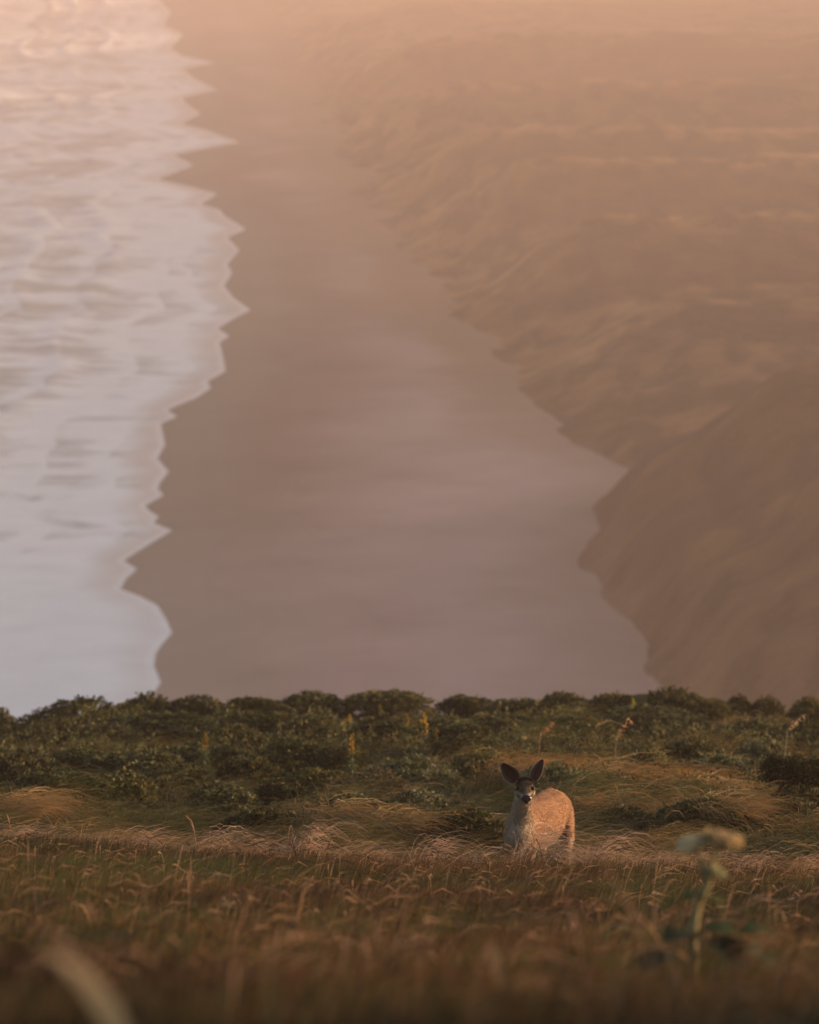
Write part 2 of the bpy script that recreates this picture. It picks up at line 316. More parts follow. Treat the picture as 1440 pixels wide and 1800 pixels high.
# ------------------------------------------------------------------ grass builder
def blades(P, Hh, D, bend, droop, Wd, C, seg=4, tipc=None, yaw=None, prof_w=None):
    """P (N,3) roots, Hh heights, D (N,2) lean direction unit, bend = horizontal reach / height, droop 0..1, Wd widths, C (N,3)"""
    N = len(P); K = seg + 1
    t = np.linspace(0, 1, K)[None, :]
    hor = Hh[:, None] * bend[:, None] * t ** 1.7
    ver = Hh[:, None] * (t * (1 + .35 * droop[:, None]) - droop[:, None] * t ** 3.0)
    cx = P[:, 0:1] + D[:, 0:1] * hor; cyy = P[:, 1:2] + D[:, 1:2] * hor; cz = P[:, 2:3] + ver
    if yaw is None: yaw = rng.uniform(-.7, .7, N)
    sx = np.cos(yaw)[:, None]; sy = np.sin(yaw)[:, None]
    # side vector: mostly across the view, tilted with the arch so curved blades keep a visible width
    slope = np.gradient(ver, axis=1) / (np.abs(np.gradient(hor, axis=1)) + 1e-4); fl = 1 / np.sqrt(1 + slope ** 2)
    w = (1 - t ** 2.2) if prof_w is None else prof_w(t)
    hw = Wd[:, None] * .5 * w
    tx = D[:, 0:1] * 1.0
    ox = sx * hw * (1 - .75 * fl * np.abs(tx)); oz = hw * .75 * fl; oy = sy * hw
    A = np.stack([cx - ox, cyy - oy, cz - oz], -1)[:, :-1]; B = np.stack([cx + ox, cyy + oy, cz + oz], -1)[:, :-1]
    T = np.stack([cx, cyy, cz], -1)[:, -1:]
    nv = 2 * seg + 1
    V = np.empty((N, nv, 3)); V[:, 0:2 * seg:2] = A; V[:, 1:2 * seg:2] = B; V[:, -1:] = T
    cc = np.empty((N, nv, 3)); tt = np.repeat(t[0, :-1], 2)
    tip = C if tipc is None else tipc
    for i in range(2 * seg): cc[:, i] = C * (1 - tt[i]) * 1.0 + (tip) * tt[i]
    cc[:, -1] = tip
    base = (np.arange(N) * nv)[:, None]
    q = [];
    for s in range(seg - 1): q.append(base + np.array([[2 * s, 2 * s + 1, 2 * s + 3, 2 * s + 2]]))
    q = np.concatenate(q) if q else np.zeros((0, 4), int)
    tr = base + np.array([[2 * seg - 2, 2 * seg - 1, 2 * seg]])
    return V.reshape(-1, 3), tr, q, cc.reshape(-1, 3)
class Acc:
    def __init__(s): s.V = []; s.T = []; s.Q = []; s.C = []; s.n = 0
    def add(s, V, T, Q, C):
        s.V.append(V); s.C.append(np.broadcast_to(C, (len(V), 3)))
        if T is not None and len(T): s.T.append(np.asarray(T) + s.n)
        if Q is not None and len(Q): s.Q.append(np.asarray(Q) + s.n)
        s.n += len(V)
    def mesh(s, name, smooth=False):
        return mesh_from(name, np.concatenate(s.V), np.concatenate(s.T) if s.T else None, np.concatenate(s.Q) if s.Q else None, np.concatenate(s.C), smooth)
GREEN = np.array([.050, .075, .019]); OLIVE = np.array([.095, .088, .030]); TAN = np.array([.27, .17, .075]); RUST = np.array([.17, .055, .028])
GOLD = np.array([.40, .25, .11]); STRAW = np.array([.42, .31, .20]); DARK = np.array([.035, .026, .014]); SILVER = np.array([.40, .30, .25])
def pick(cols, w, n):
    i = rng.choice(len(cols), n, p=np.array(w) / np.sum(w)); return np.array(cols)[i] * rng.uniform(.7, 1.3, (n, 1))
def scatter(n, y0, y1, half=lambda y: .0725 * y + .7):
    y = y0 + (y1 - y0) * rng.random(n * 2); hm = half(max(y0, y1)); x = rng.uniform(-hm, hm, n * 2)
    k = np.abs(x) < half(y); return x[k][:n], y[k][:n]
def wind(n, spread=.6, mean=0.0):
    a = mean + rng.normal(0, spread, n); return np.stack([np.cos(a), np.sin(a)], 1)

# meadow in front of the deer
g = Acc()
def meadow(n, y0, y1, h0, h1, wd, seg):
    x, y = scatter(n, y0, y1); n = len(x)
    P = np.stack([x, y, ground(x, y) - .01], 1)
    cl = fbm(x * 1.3, y * .7, 101, 3); red = fbm(x * (.6 + 3 / np.maximum(y, 3)), y * .5, 102, 3); hh = fbm(x * .8, y * .6, 103, 3)
    Hh = rng.uniform(h0, h1, n) * (.6 + .8 * hh)
    C = pick([GREEN, OLIVE * .8, TAN * .8, RUST * .7, DARK * .8], [4, 4, 1.6, 1.3, 3], n)
    C = mixc(C, GREEN * .9, sstep(.45, .55, cl) * .85); C = mixc(C, np.array([.12, .040, .022]), sstep(.48, .60, red) * .5); C = mixc(C, np.array([.085, .034, .018]), .35 * sstep(22, 9, y)) * (.92 * (.62 + .38 * sstep(8, 22, y)))[:, None]  # redder near the camera; the dimming there is shade put into the colour
    big = fbm(x * (.35 + 7 / np.maximum(y, 3)), y * (.25 + 3 / np.maximum(y, 3)), 104, 3); C = C * (.30 + .95 * sstep(.34, .66, big))[:, None]
    T = mixc(C * 1.15, TAN * .62, rng.random(n) ** 3.0 * (1 - .6 * sstep(.47, .58, cl)))
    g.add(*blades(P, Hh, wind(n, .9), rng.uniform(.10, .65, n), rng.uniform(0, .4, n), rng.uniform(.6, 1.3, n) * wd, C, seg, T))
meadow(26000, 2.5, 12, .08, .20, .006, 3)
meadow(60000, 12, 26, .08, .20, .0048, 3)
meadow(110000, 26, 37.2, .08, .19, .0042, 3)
tag(link('meadow_grass', g.mesh('meadow_grass'), M['grass']), 'short windblown meadow grass covering the shelf in front of the deer', 'grass', kind='stuff')
# wiry seed stalks over the meadow
g = Acc()
x, y = scatter(5000, 8, 37.4); n = len(x); k = fbm(x * .9, y * .6, 111, 3) > .38; x, y = x[k], y[k]; n = len(x)
P = np.stack([x, y, ground(x, y)], 1)
dk = rng.random(n) < .7
C = np.where(dk[:, None], np.array([.04, .024, .014]), np.array([.30, .19, .12])) * rng.uniform(.7, 1.3, (n, 1))
g.add(*blades(P, rng.uniform(.20, .38, n), wind(n, .8), rng.uniform(.3, 1.0, n), rng.uniform(.1, .8, n), rng.uniform(.0032, .005, n), C, 4, C * 1.15,
              prof_w=lambda t: .55 + .45 * (t > .62) * np.sin(np.clip((t - .62) / .38, 0, 1) * math.pi) * 2.4))
nw = 4200; x = rng.uniform(-3.4, 3.4, nw); y = 36.9 - np.abs(rng.normal(0, .55, nw)); k = fbm(x * 2.2, y * .8, 115, 3) > .40; x, y = x[k], y[k]; nw = len(x)
pal = np.array([SILVER, STRAW, OLIVE * 1.4, TAN])[rng.integers(0, 4, nw)] * rng.uniform(.6, 1.1, (nw, 1))
g.add(*blades(np.stack([x, y, ground(x, y)], 1), rng.uniform(.16, .34, nw), wind(nw, .5), rng.uniform(.5, 1.3, nw), rng.uniform(.5, 1.0, nw), rng.uniform(.004, .006, nw), pal, 5, pal * 1.1))
tag(link('seed_stalks', g.mesh('seed_stalks'), M['grass']), 'thin wiry seed stalks standing over the meadow grass', 'grass', kind='stuff')
# long grass between the shrubs beyond the deer
g = Acc()
def longgrass(nc, per, y0, y1, h0, h1, wd, seg=5, rad=.30):
    cx, cyy = scatter(nc, y0, y1, lambda y: .0725 * y + .9); nc = len(cx)
    side = sstep(-2.5, 2.5, cx + 1.5 * (fbm(cx * .4, cyy * .2, 125) - .5))
    gold = sstep(.47, .62, fbm(cx * .7, cyy * .4, 122, 3)) * (.30 + .70 * side)
    flow = (fbm(cx * .45, cyy * .3, 123, 2) - .5) * 3.0 + rng.normal(0, .35, nc)
    hc = (1 + .30 * side) * rng.uniform(h0, h1, nc) * (.5 + fbm(cx * .9, cyy * .6, 124, 3)); R_ = rad * rng.uniform(.6, 1.4, nc); tint = rng.uniform(.55, 1.35, nc)
    hue = rng.random(nc)
    i = np.repeat(np.arange(nc), per); n = len(i)
    q = np.sqrt(rng.random(n)); a = rng.uniform(0, 6.283, n)
    x = cx[i] + R_[i] * q * np.cos(a); y = cyy[i] + R_[i] * q * np.sin(a) * 1.2
    P = np.stack([x, y, ground(x, y) - .01], 1)
    Hh = hc[i] * (1.05 - .45 * q) * rng.uniform(.7, 1.2, n)
    dx_ = np.cos(flow[i]) * .9 + np.cos(a) * q * .8 + rng.normal(0, .22, n); dy_ = np.sin(flow[i]) * .5 + np.sin(a) * q * .8 + rng.normal(0, .22, n)
    l = np.hypot(dx_, dy_) + 1e-4
    base = mixc(mixc(np.broadcast_to(np.array([.085, .090, .034]), (nc, 3)), GREEN * .95, (hue < .42) * 1.0), np.array([.15, .110, .042]), gold * .5) * tint[:, None]
    C = base[i] * rng.uniform(.6, 1.4, (n, 1)); C *= .76; dead = rng.random(n) < .13; C[dead] = np.array([.33, .235, .12]) * rng.uniform(.5, 1.2, (dead.sum(), 1)) * (.45 + .55 * side[i][dead])[:, None]
    T = mixc(C * 1.2, GOLD * .85, rng.random(n) ** 2.0 * (.12 + .75 * gold[i]))
    g.add(*blades(P, Hh, np.stack([dx_ / l, dy_ / l], 1), rng.uniform(.5, 1.35, n), rng.uniform(.45, 1.05, n), rng.uniform(.6, 1.3, n) * wd * np.where(dead, 1.3, 1), C, seg, T))
longgrass(60, 90, 37.4, 42.0, .10, .24, .005, 4)
longgrass(400, 170, 42.0, 50, .30, .54, .0066)
longgrass(260, 150, 50, 60, .24, .42, .0072, 5, .34)
longgrass(260, 110, 60, 70, .24, .42, .009, 4, .36)
longgrass(140, 80, 70, 82, .12, .24, .012, 3, .4)
tag(link('long_grass', g.mesh('long_grass'), M['grass']), 'long windswept olive and gold grass on the slope behind the deer', 'grass', kind='stuff')

# ------------------------------------------------------------------ grass tussocks (things)
def tussock_mesh(seed, n, spread, h0, h1, cols, w, tip, bend=(.6, 1.5), width=.006, mean=0.0, sp=.7, seg=6):
    r = np.random.default_rng(seed); a = r.uniform(0, 6.28, n); rr = spread * np.sqrt(r.random(n))
    P = np.stack([rr * np.cos(a), rr * np.sin(a) * .8, np.full(n, -.03)], 1)
    C = np.array(cols)[r.choice(len(cols), n, p=np.array(w) / sum(w))] * r.uniform(.7, 1.3, (n, 1))
    an = mean + r.normal(0, sp, n)
    D = np.stack([np.cos(an), np.sin(an)], 1)
    A = Acc(); A.add(*blades(P, r.uniform(h0, h1, n), D, r.uniform(*bend, n), r.uniform(.6, 1.1, n), r.uniform(.7, 1.3, n) * width, C, seg, np.broadcast_to(tip, (n, 3)) * r.uniform(.7, 1.2, (n, 1)), yaw=r.uniform(-.6, .6, n)))
    return A.mesh('tussock')
TM = {
    'silver': [tussock_mesh(s, 75, .07, .26, .46, [SILVER, STRAW, OLIVE * 1.2, RUST], [3, 2, 2, 1], SILVER * 1.1, bend=(.35, 1.0), width=.0065, sp=.55) for s in (1, 2, 3)],
    'gold':   [tussock_mesh(s, 520, .20, .28, .50, [OLIVE, TAN, GOLD * .7, GREEN], [4, 2.2, 1.4, 2], GOLD * .9, (.4, 1.3), .0065) for s in (4, 5)],
    'olive':  [tussock_mesh(s, 520, .22, .28, .50, [OLIVE, GREEN, OLIVE * .7, TAN], [4, 3, 2, 1], TAN, (.5, 1.5), .0065, sp=.9) for s in (6, 7)],
}
TUS = [ # px, d, scale, kind, flip, label
 (22, 36.4, .95, 'silver', 0, 'pinkish drooping grass tuft at the left end of the shelf edge'),
 (78, 36.6, .8, 'silver', 1, 'small pinkish grass tuft just right of the leftmost one on the shelf edge'),
 (148, 36.5, .85, 'silver', 0, 'pale grass tuft on the shelf edge below the golden clump at left'),
 (232, 36.5, .9, 'silver', 0, 'pale wispy tuft on the shelf edge left of the tall arching pink stalk'),
 (372, 36.6, 1.15, 'silver', 0, 'grass tuft with high thin arches beside the pink upright seed head'),
 (438, 36.6, .95, 'silver', 1, 'pale fan of grass on the shelf edge right of the high thin arches'),
 (478, 36.6, .85, 'silver', 0, 'short pale fan of grass left of the big bowed rim tuft'),
 (545, 36.6, 1.3, 'silver', 0, 'big bowed tuft whose bleached tips hang right on the shelf edge'),
 (655, 36.6, 1.15, 'silver', 0, 'bowed bleached tuft midway between the big bowed one and the deer'),
 (748, 36.6, 1.2, 'silver', 0, 'wide streaming tuft with orange tips on the shelf edge left of the deer'),
 (825, 36.6, 1.05, 'silver', 0, 'streaming straw tuft just left of the deer at the height of its chest'),
 (938, 36.5, 1.25, 'silver', 0, 'grass tuft arching across the front of the deer'),
 (985, 36.4, 1.2, 'silver', 1, 'low grass tuft in front of the hind legs of the deer'),
 (1062, 36.6, 1.2, 'silver', 0, 'pale purple arching tuft just right of the deer on the shelf edge'),
 (1112, 36.7, 1.0, 'silver', 0, 'second pale arching tuft right of the deer lying over to the right'),
 (1178, 36.6, .9, 'silver', 1, 'flattened tuft on the shelf edge left of the blurred umbel plant'),
 (1320, 36.6, 1.0, 'silver', 0, 'reddish upright tuft on the shelf edge right of the blurred umbel plant'),
 (1412, 36.6, .9, 'silver', 1, 'dark reddish tuft at the right end of the shelf edge'),
 (28, 47.5, 1.25, 'gold', 0, 'large golden clump of long grass at the left edge of the picture'),
 (98, 46.2, .95, 'gold', 0, 'golden grass clump right of the large one at the left edge'),
 (150, 44.6, 1.0, 'gold', 0, 'golden clump of grass low on the left slope above the rim'),
 (215, 44.3, .85, 'gold', 1, 'brown grass clump right of the low golden clump at left'),
 (300, 45.2, .85, 'olive', 0, 'dull olive grass clump on the left slope over the pink seed head'),
 (585, 45.5, 1.25, 'olive', 0, 'grey olive mop of long grass over the big bowed rim tuft'),
 (690, 45.0, 1.25, 'olive', 0, 'green mop of long grass flowing down to the shelf edge left of the deer'),
 (815, 46.2, 1.35, 'olive', 0, 'large rounded mop of olive grass directly left of the deer head'),
 (742, 54.5, 1.2, 'gold', 0, 'brown bowed grass clump right of the grey leafy bush in the middle'),
 (955, 57.5, 1.55, 'gold', 0, 'tall orange tipped grass clump rising behind the ears of the deer'),
 (905, 53.5, 1.5, 'gold', 0, 'wispy tan clump up and left of the deer ears'),
 (1035, 52.5, 1.6, 'gold', 0, 'tall wispy clump halfway between the deer rump and the feathery plume'),
 (1165, 53.0, 1.5, 'gold', 1, 'wispy golden clump on the slope left of the grey green bushes'),
 (1235, 51.5, 1.3, 'gold', 0, 'golden clump under the grey green leafy bush at right'),
 (1092, 56.5, 1.3, 'gold', 0, 'tall grass clump with feathery tips right of the orange one behind the deer'),
 (1040, 47.5, 1.35, 'gold', 0, 'golden grass clump just over the rump of the deer'),
 (1130, 46.6, 1.3, 'olive', 0, 'olive grass clump up and right of the deer rump'),
 (1195, 49.5, 1.2, 'gold', 1, 'golden clump with a curled arch near the right middle of the slope'),
 (1260, 45.5, 1.2, 'olive', 0, 'dark olive grass clump just over the blurred umbel plant'),
 (1345, 46.5, 1.1, 'gold', 0, 'brown clump of grass below the bush on a bare crooked stem'),
 (1425, 53.5, 1.1, 'gold', 0, 'orange grass clump at the right edge over the dark leafy bush'),
]
for i, (px, d, sc, kd, fl, lb) in enumerate(TUS):
    me = TM[kd][i % len(TM[kd])]; x = xpx(px, d); z = float(ground(x, d))
    o = link('grass_tussock', me, M['grass']); o.location = (x - .06 * sc, d, z); o.scale = (sc * (1 + .1 * math.sin(i * 7)), sc, sc * (.95 + .12 * math.sin(i * 3)))
    o.rotation_euler = (0, 0, .5 * math.sin(i * 5.3) + (0 if not fl else -.9))
    tag(o, lb, 'grass tussock', 'grass tussocks on the slope and along the shelf edge')

# ------------------------------------------------------------------ shrubs
def leaves(P, N_, L, Wd, C, r):
    """diamond leaves folded a little: P centres base, N_ direction, L length"""
    n = len(P); N_ = N_ / np.linalg.norm(N_, axis=1, keepdims=True)
    rv = r.normal(0, 1, (n, 3)); s = np.cross(N_, rv); s /= np.linalg.norm(s, axis=1, keepdims=True)
    up = np.cross(s, N_)
    V = np.stack([P, P + N_ * L[:, None] * .5 + s * Wd[:, None] * .5 + up * L[:, None] * .08, P + N_ * L[:, None], P + N_ * L[:, None] * .5 - s * Wd[:, None] * .5 + up * L[:, None] * .08], 1)
    b = (np.arange(n) * 4)[:, None]
    T = np.concatenate([b + np.array([[0, 1, 2]]), b + np.array([[0, 2, 3]])])
    return V.reshape(-1, 3), T, None, np.repeat(C, 4, 0)
def shrub_mesh(seed, ncl, per, L, cols, w, lobes=9, tipc=None, flat_=.62):
    """unit shrub: about 1 wide, 1 deep, 1 high (z 0..1)"""
    r = np.random.default_rng(seed)
    lx = r.uniform(-.32, .32, lobes); ly = r.uniform(-.32, .32, lobes); lr = r.uniform(.20, .34, lobes)
    lz = .95 - lr * 1.15 - 1.5 * (lx ** 2 + ly ** 2); lx[0] = ly[0] = 0; lz[0] = .62; lr[0] = .33
    i = r.integers(0, lobes, ncl)
    u = r.normal(0, 1, (ncl, 3)); u[:, 2] = np.abs(u[:, 2]) * 1.0 - .25 * r.random(ncl); u /= np.linalg.norm(u, axis=1, keepdims=True)
    rad = lr[i] * (1 - .28 * r.random(ncl) ** 2) 
    P = np.stack([lx[i], ly[i], lz[i]], 1) + u * rad[:, None] * np.array([1, 1, 1.1])
    P[:, 2] = np.clip(P[:, 2], .02, 1.05)
    # skirt
    ns = ncl // 3; a = r.uniform(0, 6.28, ns); hh = r.random(ns) * .55; q = .5 - .12 * hh + r.normal(0, .03, ns)
    Ps = np.stack([q * np.cos(a), q * np.sin(a), hh], 1); us = np.stack([np.cos(a), np.sin(a), np.full(ns, .5)], 1)
    P = np.concatenate([P, Ps]); u = np.concatenate([u, us]); n = len(P)
    Pl = np.repeat(P, per, 0); ul = np.repeat(u, per, 0)
    D = ul * .7 + r.normal(0, .62, ul.shape) + np.array([.12, 0, .35])
    C = np.array(cols)[r.choice(len(cols), n, p=np.array(w) / sum(w))] * r.uniform(.65, 1.35, (n, 1)); C = np.repeat(C, per, 0) * r.uniform(.75, 1.25, (n * per, 1))
    Ln = L * r.uniform(.6, 1.3, n * per)
    A = Acc(); A.add(*leaves(Pl + r.normal(0, L * .25, Pl.shape), D, Ln, Ln * .42, C, r))
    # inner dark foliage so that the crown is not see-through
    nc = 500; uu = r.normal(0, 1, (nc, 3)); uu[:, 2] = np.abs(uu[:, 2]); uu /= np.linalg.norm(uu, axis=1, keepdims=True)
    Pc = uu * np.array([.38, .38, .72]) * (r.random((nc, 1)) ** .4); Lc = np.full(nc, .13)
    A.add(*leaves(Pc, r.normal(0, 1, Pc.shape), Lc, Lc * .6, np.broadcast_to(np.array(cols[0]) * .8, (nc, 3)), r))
    return A.mesh('foliage')
def tube(P, Rr, k=6):
    P = np.asarray(P, float); n = len(P); V = []
    for j in range(n):
        t = P[min(j + 1, n - 1)] - P[max(j - 1, 0)]; t /= np.linalg.norm(t)
        a = np.cross(t, [0.3, 1, 0.1]); a /= np.linalg.norm(a); b = np.cross(t, a)
        ang = np.arange(k) / k * 2 * math.pi
        V.append(P[j] + Rr[j] * (np.cos(ang)[:, None] * a + np.sin(ang)[:, None] * b))
    V = np.concatenate(V); Q = []
    for j in range(n - 1):
        for i in range(k): Q.append([j * k + i, j * k + (i + 1) % k, (j + 1) * k + (i + 1) % k, (j + 1) * k + i])
    return V, np.zeros((0, 3), int), np.array(Q)
def twigs_mesh(seed, nb=14):
    r = np.random.default_rng(seed); A = Acc()
    for i in range(nb):
        a = r.uniform(0, 6.28); q = r.uniform(.15, .42); e = np.array([q * math.cos(a), q * math.sin(a), r.uniform(.45, .88)])
        m_ = e * .5 + np.array([r.normal(0, .04), r.normal(0, .04), .05])
        V, T, Q = tube([np.array([0, 0, -.05]), m_, e], [.018, .012, .005], 5); A.add(V, T, Q, np.array([.07, .045, .03]))
    return A.mesh('branches', True)
DKG = [.020, .022, .010]; MDG = [.050, .054, .023]; LTG = [.118, .118, .056]; GRY = [.165, .16, .115]; YLG = [.155, .125, .050]; BRN = [.13, .085, .05]
SH = {
    'dark':  [shrub_mesh(s, 900, 8, .055, [DKG, MDG, YLG], [3, 4, 1.6]) for s in (31, 32, 33)],
    'green': [shrub_mesh(s, 800, 9, .060, [DKG, MDG, LTG], [1.6, 3.6, 4]) for s in (34, 35)],
    'grey':  [shrub_mesh(s, 800, 9, .055, [MDG, LTG, GRY], [2, 3, 4]) for s in (36, 37)],
    'olive': [shrub_mesh(s, 800, 9, .055, [MDG, YLG, [.11, .10, .04]], [3, 2, 3]) for s in (38, 39)],
    'dry':   [shrub_mesh(s, 700, 8, .050, [BRN, [.20, .14, .10], MDG], [3, 2, 2]) for s in (40,)],
}
TW = [twigs_mesh(s) for s in (51, 52, 53)]
SHR = [ # px, pytop, width px, d, kind, label
 (100, 1368, 130, 49.5, 'green', 'green bush behind the golden clumps near the left edge'),
 (212, 1356, 140, 51, 'olive', 'olive bush over the brown clumps on the left slope'),
 (300, 1342, 130, 53, 'green', 'leafy green bush under the leftmost yellow flower spike'),
 (560, 1350, 130, 53, 'olive', 'olive bush left of the twiggy brown one'),
 (470, 1418, 150, 46.5, 'dark', 'low dark bush just above the shelf edge left of the big bowed tuft'),
 (620, 1394, 140, 48.5, 'green', 'green bush above the grey olive grass mop'),
 (735, 1390, 130, 49, 'grey', 'low greyish bush below the grey leafy bush in the middle'),
 (862, 1322, 130, 55, 'olive', 'olive bush up and left of the deer ears'),
 (1140, 1322, 120, 55, 'olive', 'olive bush up and right of the deer in the long grass'),
 (1385, 1330, 110, 54, 'green', 'green bush just above the bush on a crooked stem'),
 (1395, 1425, 130, 46, 'dark', 'dark bush at lower right above the reddish shelf tufts'),
 (1240, 1428, 120, 45.5, 'green', 'low green bush directly behind the umbel plant flower heads'),
 (1100, 1418, 120, 45.8, 'dark', 'low dark bush in the hollow right of the deer rump'),
 (820, 1425, 130, 45, 'dark', 'low dark bush in the hollow left of the deer chest'),
 (4, 1243, 70, 77, 'olive', 'low shrub cut by the left edge of the picture against the surf'),
 (150, 1222, 200, 76, 'dark', 'broad dark dome of a shrub on the crest in front of the white surf'),
 (60, 1262, 100, 75, 'dark', 'dark shrub sloping down the left end of the crest into the notch'),
 (262, 1213, 120, 77, 'dark', 'dark shrub on the crest where the waterline meets it'),
 (348, 1217, 120, 77, 'dark', 'dark crest shrub second to the right of the waterline'),
 (440, 1221, 120, 76, 'dark', 'low dark crest shrub in the shallow dip left of the wide green mounds'),
 (550, 1211, 135, 77, 'green', 'green topped crest shrub left of the widest pale green mound'),
 (678, 1208, 175, 77, 'olive', 'widest pale green mound on the crest left of the middle gap'),
 (820, 1218, 130, 78, 'dark', 'low rounded crest shrub just right of the gap in the skyline'),
 (905, 1228, 110, 77, 'olive', 'flat olive shrub in the dip of the crest above the deer'),
 (988, 1212, 110, 77, 'green', 'green crest shrub straight above the right ear of the deer'),
 (1080, 1212, 110, 76, 'olive', 'yellow flecked crest shrub beside the tall dark one'),
 (1180, 1205, 150, 76, 'dark', 'tallest dark shrub on the right half of the crest'),
 (1245, 1222, 80, 76, 'olive', 'olive shrub leaning against the right side of the tallest crest shrub'),
 (1298, 1217, 48, 78, 'dark', 'small round dark shrub alone on the orange grass crest at right'),
 (1345, 1219, 66, 78, 'dark', 'small dark shrub right of the roundest one on the orange grass crest'),
 (1420, 1222, 90, 77, 'olive', 'crest shrub at the right edge of the picture'),
 (50, 1290, 160, 66, 'dark', 'wide dark bush on the far left slope under the notch'),
 (175, 1272, 170, 68, 'dark', 'dark bush under the broad dome on the left slope'),
 (300, 1252, 170, 69, 'green', 'mossy green bush under the crest left of the yellow spike'),
 (395, 1272, 130, 66, 'dark', 'dark bush right behind the leftmost yellow flower spike'),
 (475, 1252, 150, 69, 'dark', 'dark bush under the low dark dip of the crest'),
 (560, 1258, 150, 68, 'olive', 'dull olive bush left of the black shaded one with the yellow spikes'),
 (680, 1266, 170, 66, 'dark', 'black shaded bush below the pair of yellow flower spikes'),
 (790, 1262, 120, 68, 'green', 'green bush to the right of the yellow flower spikes'),
 (880, 1254, 150, 69, 'olive', 'olive bush on the far slope above and left of the deer ears'),
 (1020, 1258, 130, 68, 'olive', 'olive bush on the far slope behind the feathery grass'),
 (1125, 1240, 150, 70, 'green', 'green bush in front of the tallest crest shrub'),
 (1215, 1272, 150, 66, 'dark', 'dark bush on the right slope left of the oat plume'),
 (1320, 1262, 140, 67, 'green', 'blue green bush right under the orange grass crest'),
 (1420, 1270, 120, 66, 'dark', 'dark bush behind the pale oat plume at the right edge'),
 (45, 1322, 130, 57, 'dark', 'dark green bush over the large golden clump at left'),
 (150, 1318, 150, 58, 'green', 'green bush on the left slope over the brown grass clumps'),
 (255, 1318, 150, 58, 'green', 'mid green bush left of the leafy ones in the left middle'),
 (355, 1308, 130, 60, 'green', 'leafy green bush with the leftmost yellow flower spike in it'),
 (440, 1330, 120, 57, 'dark', 'dark leafy bush left of the round bush with pale tips'),
 (512, 1298, 100, 60, 'green', 'round leafy bush with pale leaf tips in the left middle'),
 (602, 1312, 110, 59, 'dark', 'dark bush under the single yellow spike left of the middle'),
 (660, 1352, 130, 52, 'dry', 'twiggy brown bush with pale dry heads left of the grey leafy bush'),
 (722, 1332, 160, 54, 'grey', 'grey green leafy bush in the middle of the slope'),
 (818, 1290, 90, 61, 'green', 'small dark leaved bush between the yellow spikes and the deer ears'),
 (500, 1372, 120, 51, 'dark', 'dark bush above the grass mops left of the middle'),
 (390, 1378, 130, 50.5, 'green', 'green bush low on the left slope right of the brown clumps'),
 (975, 1340, 120, 50, 'grey', 'grey leaved low bush directly behind the right ear of the deer'),
 (1215, 1298, 120, 60, 'green', 'pale green bush with a hollow under it right of the feathery grass'),
 (1285, 1328, 140, 54, 'grey', 'grey green leafy bush left of the bush on a crooked stem'),
 (1340, 1300, 110, 59, 'grey', 'greyish bush on the right slope below the oat plume'),
 (1205, 1372, 110, 49.5, 'olive', 'olive bush low on the right slope over the curled grass arch'),
 (1290, 1388, 120, 48.5, 'grey', 'silvery bush low on the right slope above the umbel plant'),
 (1418, 1372, 100, 48.5, 'dark', 'dark leafy bush at the right edge with silvery leaf tips'),
]
for i, (px, pt, wpx, d, kd, lb) in enumerate(SHR):
    x = xpx(px, d); z = float(ground(x, d)); p = ppm(d); w_ = wpx / p
    h_ = float(np.clip(zpy(pt, d) - z, .34, 1.2))
    r_ = empty('shrub', (x, d, z - .03), i * 1.7)
    gr = 1.02 if d > 70 else 1.38
    r_.scale = (w_ * gr, max(w_ * 1.0, .6), h_ * (1.0 if d > 70 else 1.08))
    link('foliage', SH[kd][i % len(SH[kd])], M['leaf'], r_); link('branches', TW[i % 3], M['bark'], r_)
    tag(r_, lb, 'shrub', 'coastal shrubs on the slope behind the deer')

# low scrub that knits the shrubs together
x, y = scatter(14000, 49, 73, lambda y: .0725 * y + .9); mk = fbm(x * .55, y * .3, 131, 4); k = rng.random(len(x)) < sstep(.40, .56, mk + .10 * sstep(50, 64, y) - .10 * sstep(-.5, 1.5, x) * sstep(66, 58, y)); x, y = x[k], y[k]; n = len(x)
hh = (.05 + .30 * sstep(.42, .66, mk[k])) * rng.uniform(.5, 1.1, n); per = 8
P = np.repeat(np.stack([x, y, ground(x, y) + hh], 1), per, 0) + rng.normal(0, .02, (n * per, 3))
D = rng.normal(0, .7, P.shape) + np.array([.1, -.1, .75]); sc_ = np.repeat(.75 + .5 * sstep(50, 78, y), per)
C = np.array([DKG, MDG, LTG, YLG])[rng.choice(4, n, p=[.25, .4, .2, .15])] * rng.uniform(.65, 1.3, (n, 1)); C = np.repeat(C, per, 0) * rng.uniform(.75, 1.25, (n * per, 1))
A = Acc(); L = .045 * sc_ * rng.uniform(.6, 1.3, n * per); A.add(*leaves(P, D, L, L * .45, C, rng))
tag(link('scrub_ground_cover', A.mesh('scrub_ground_cover'), M['leaf']), 'low leafy scrub growing between the bushes of the far slope', 'scrub', kind='stuff')
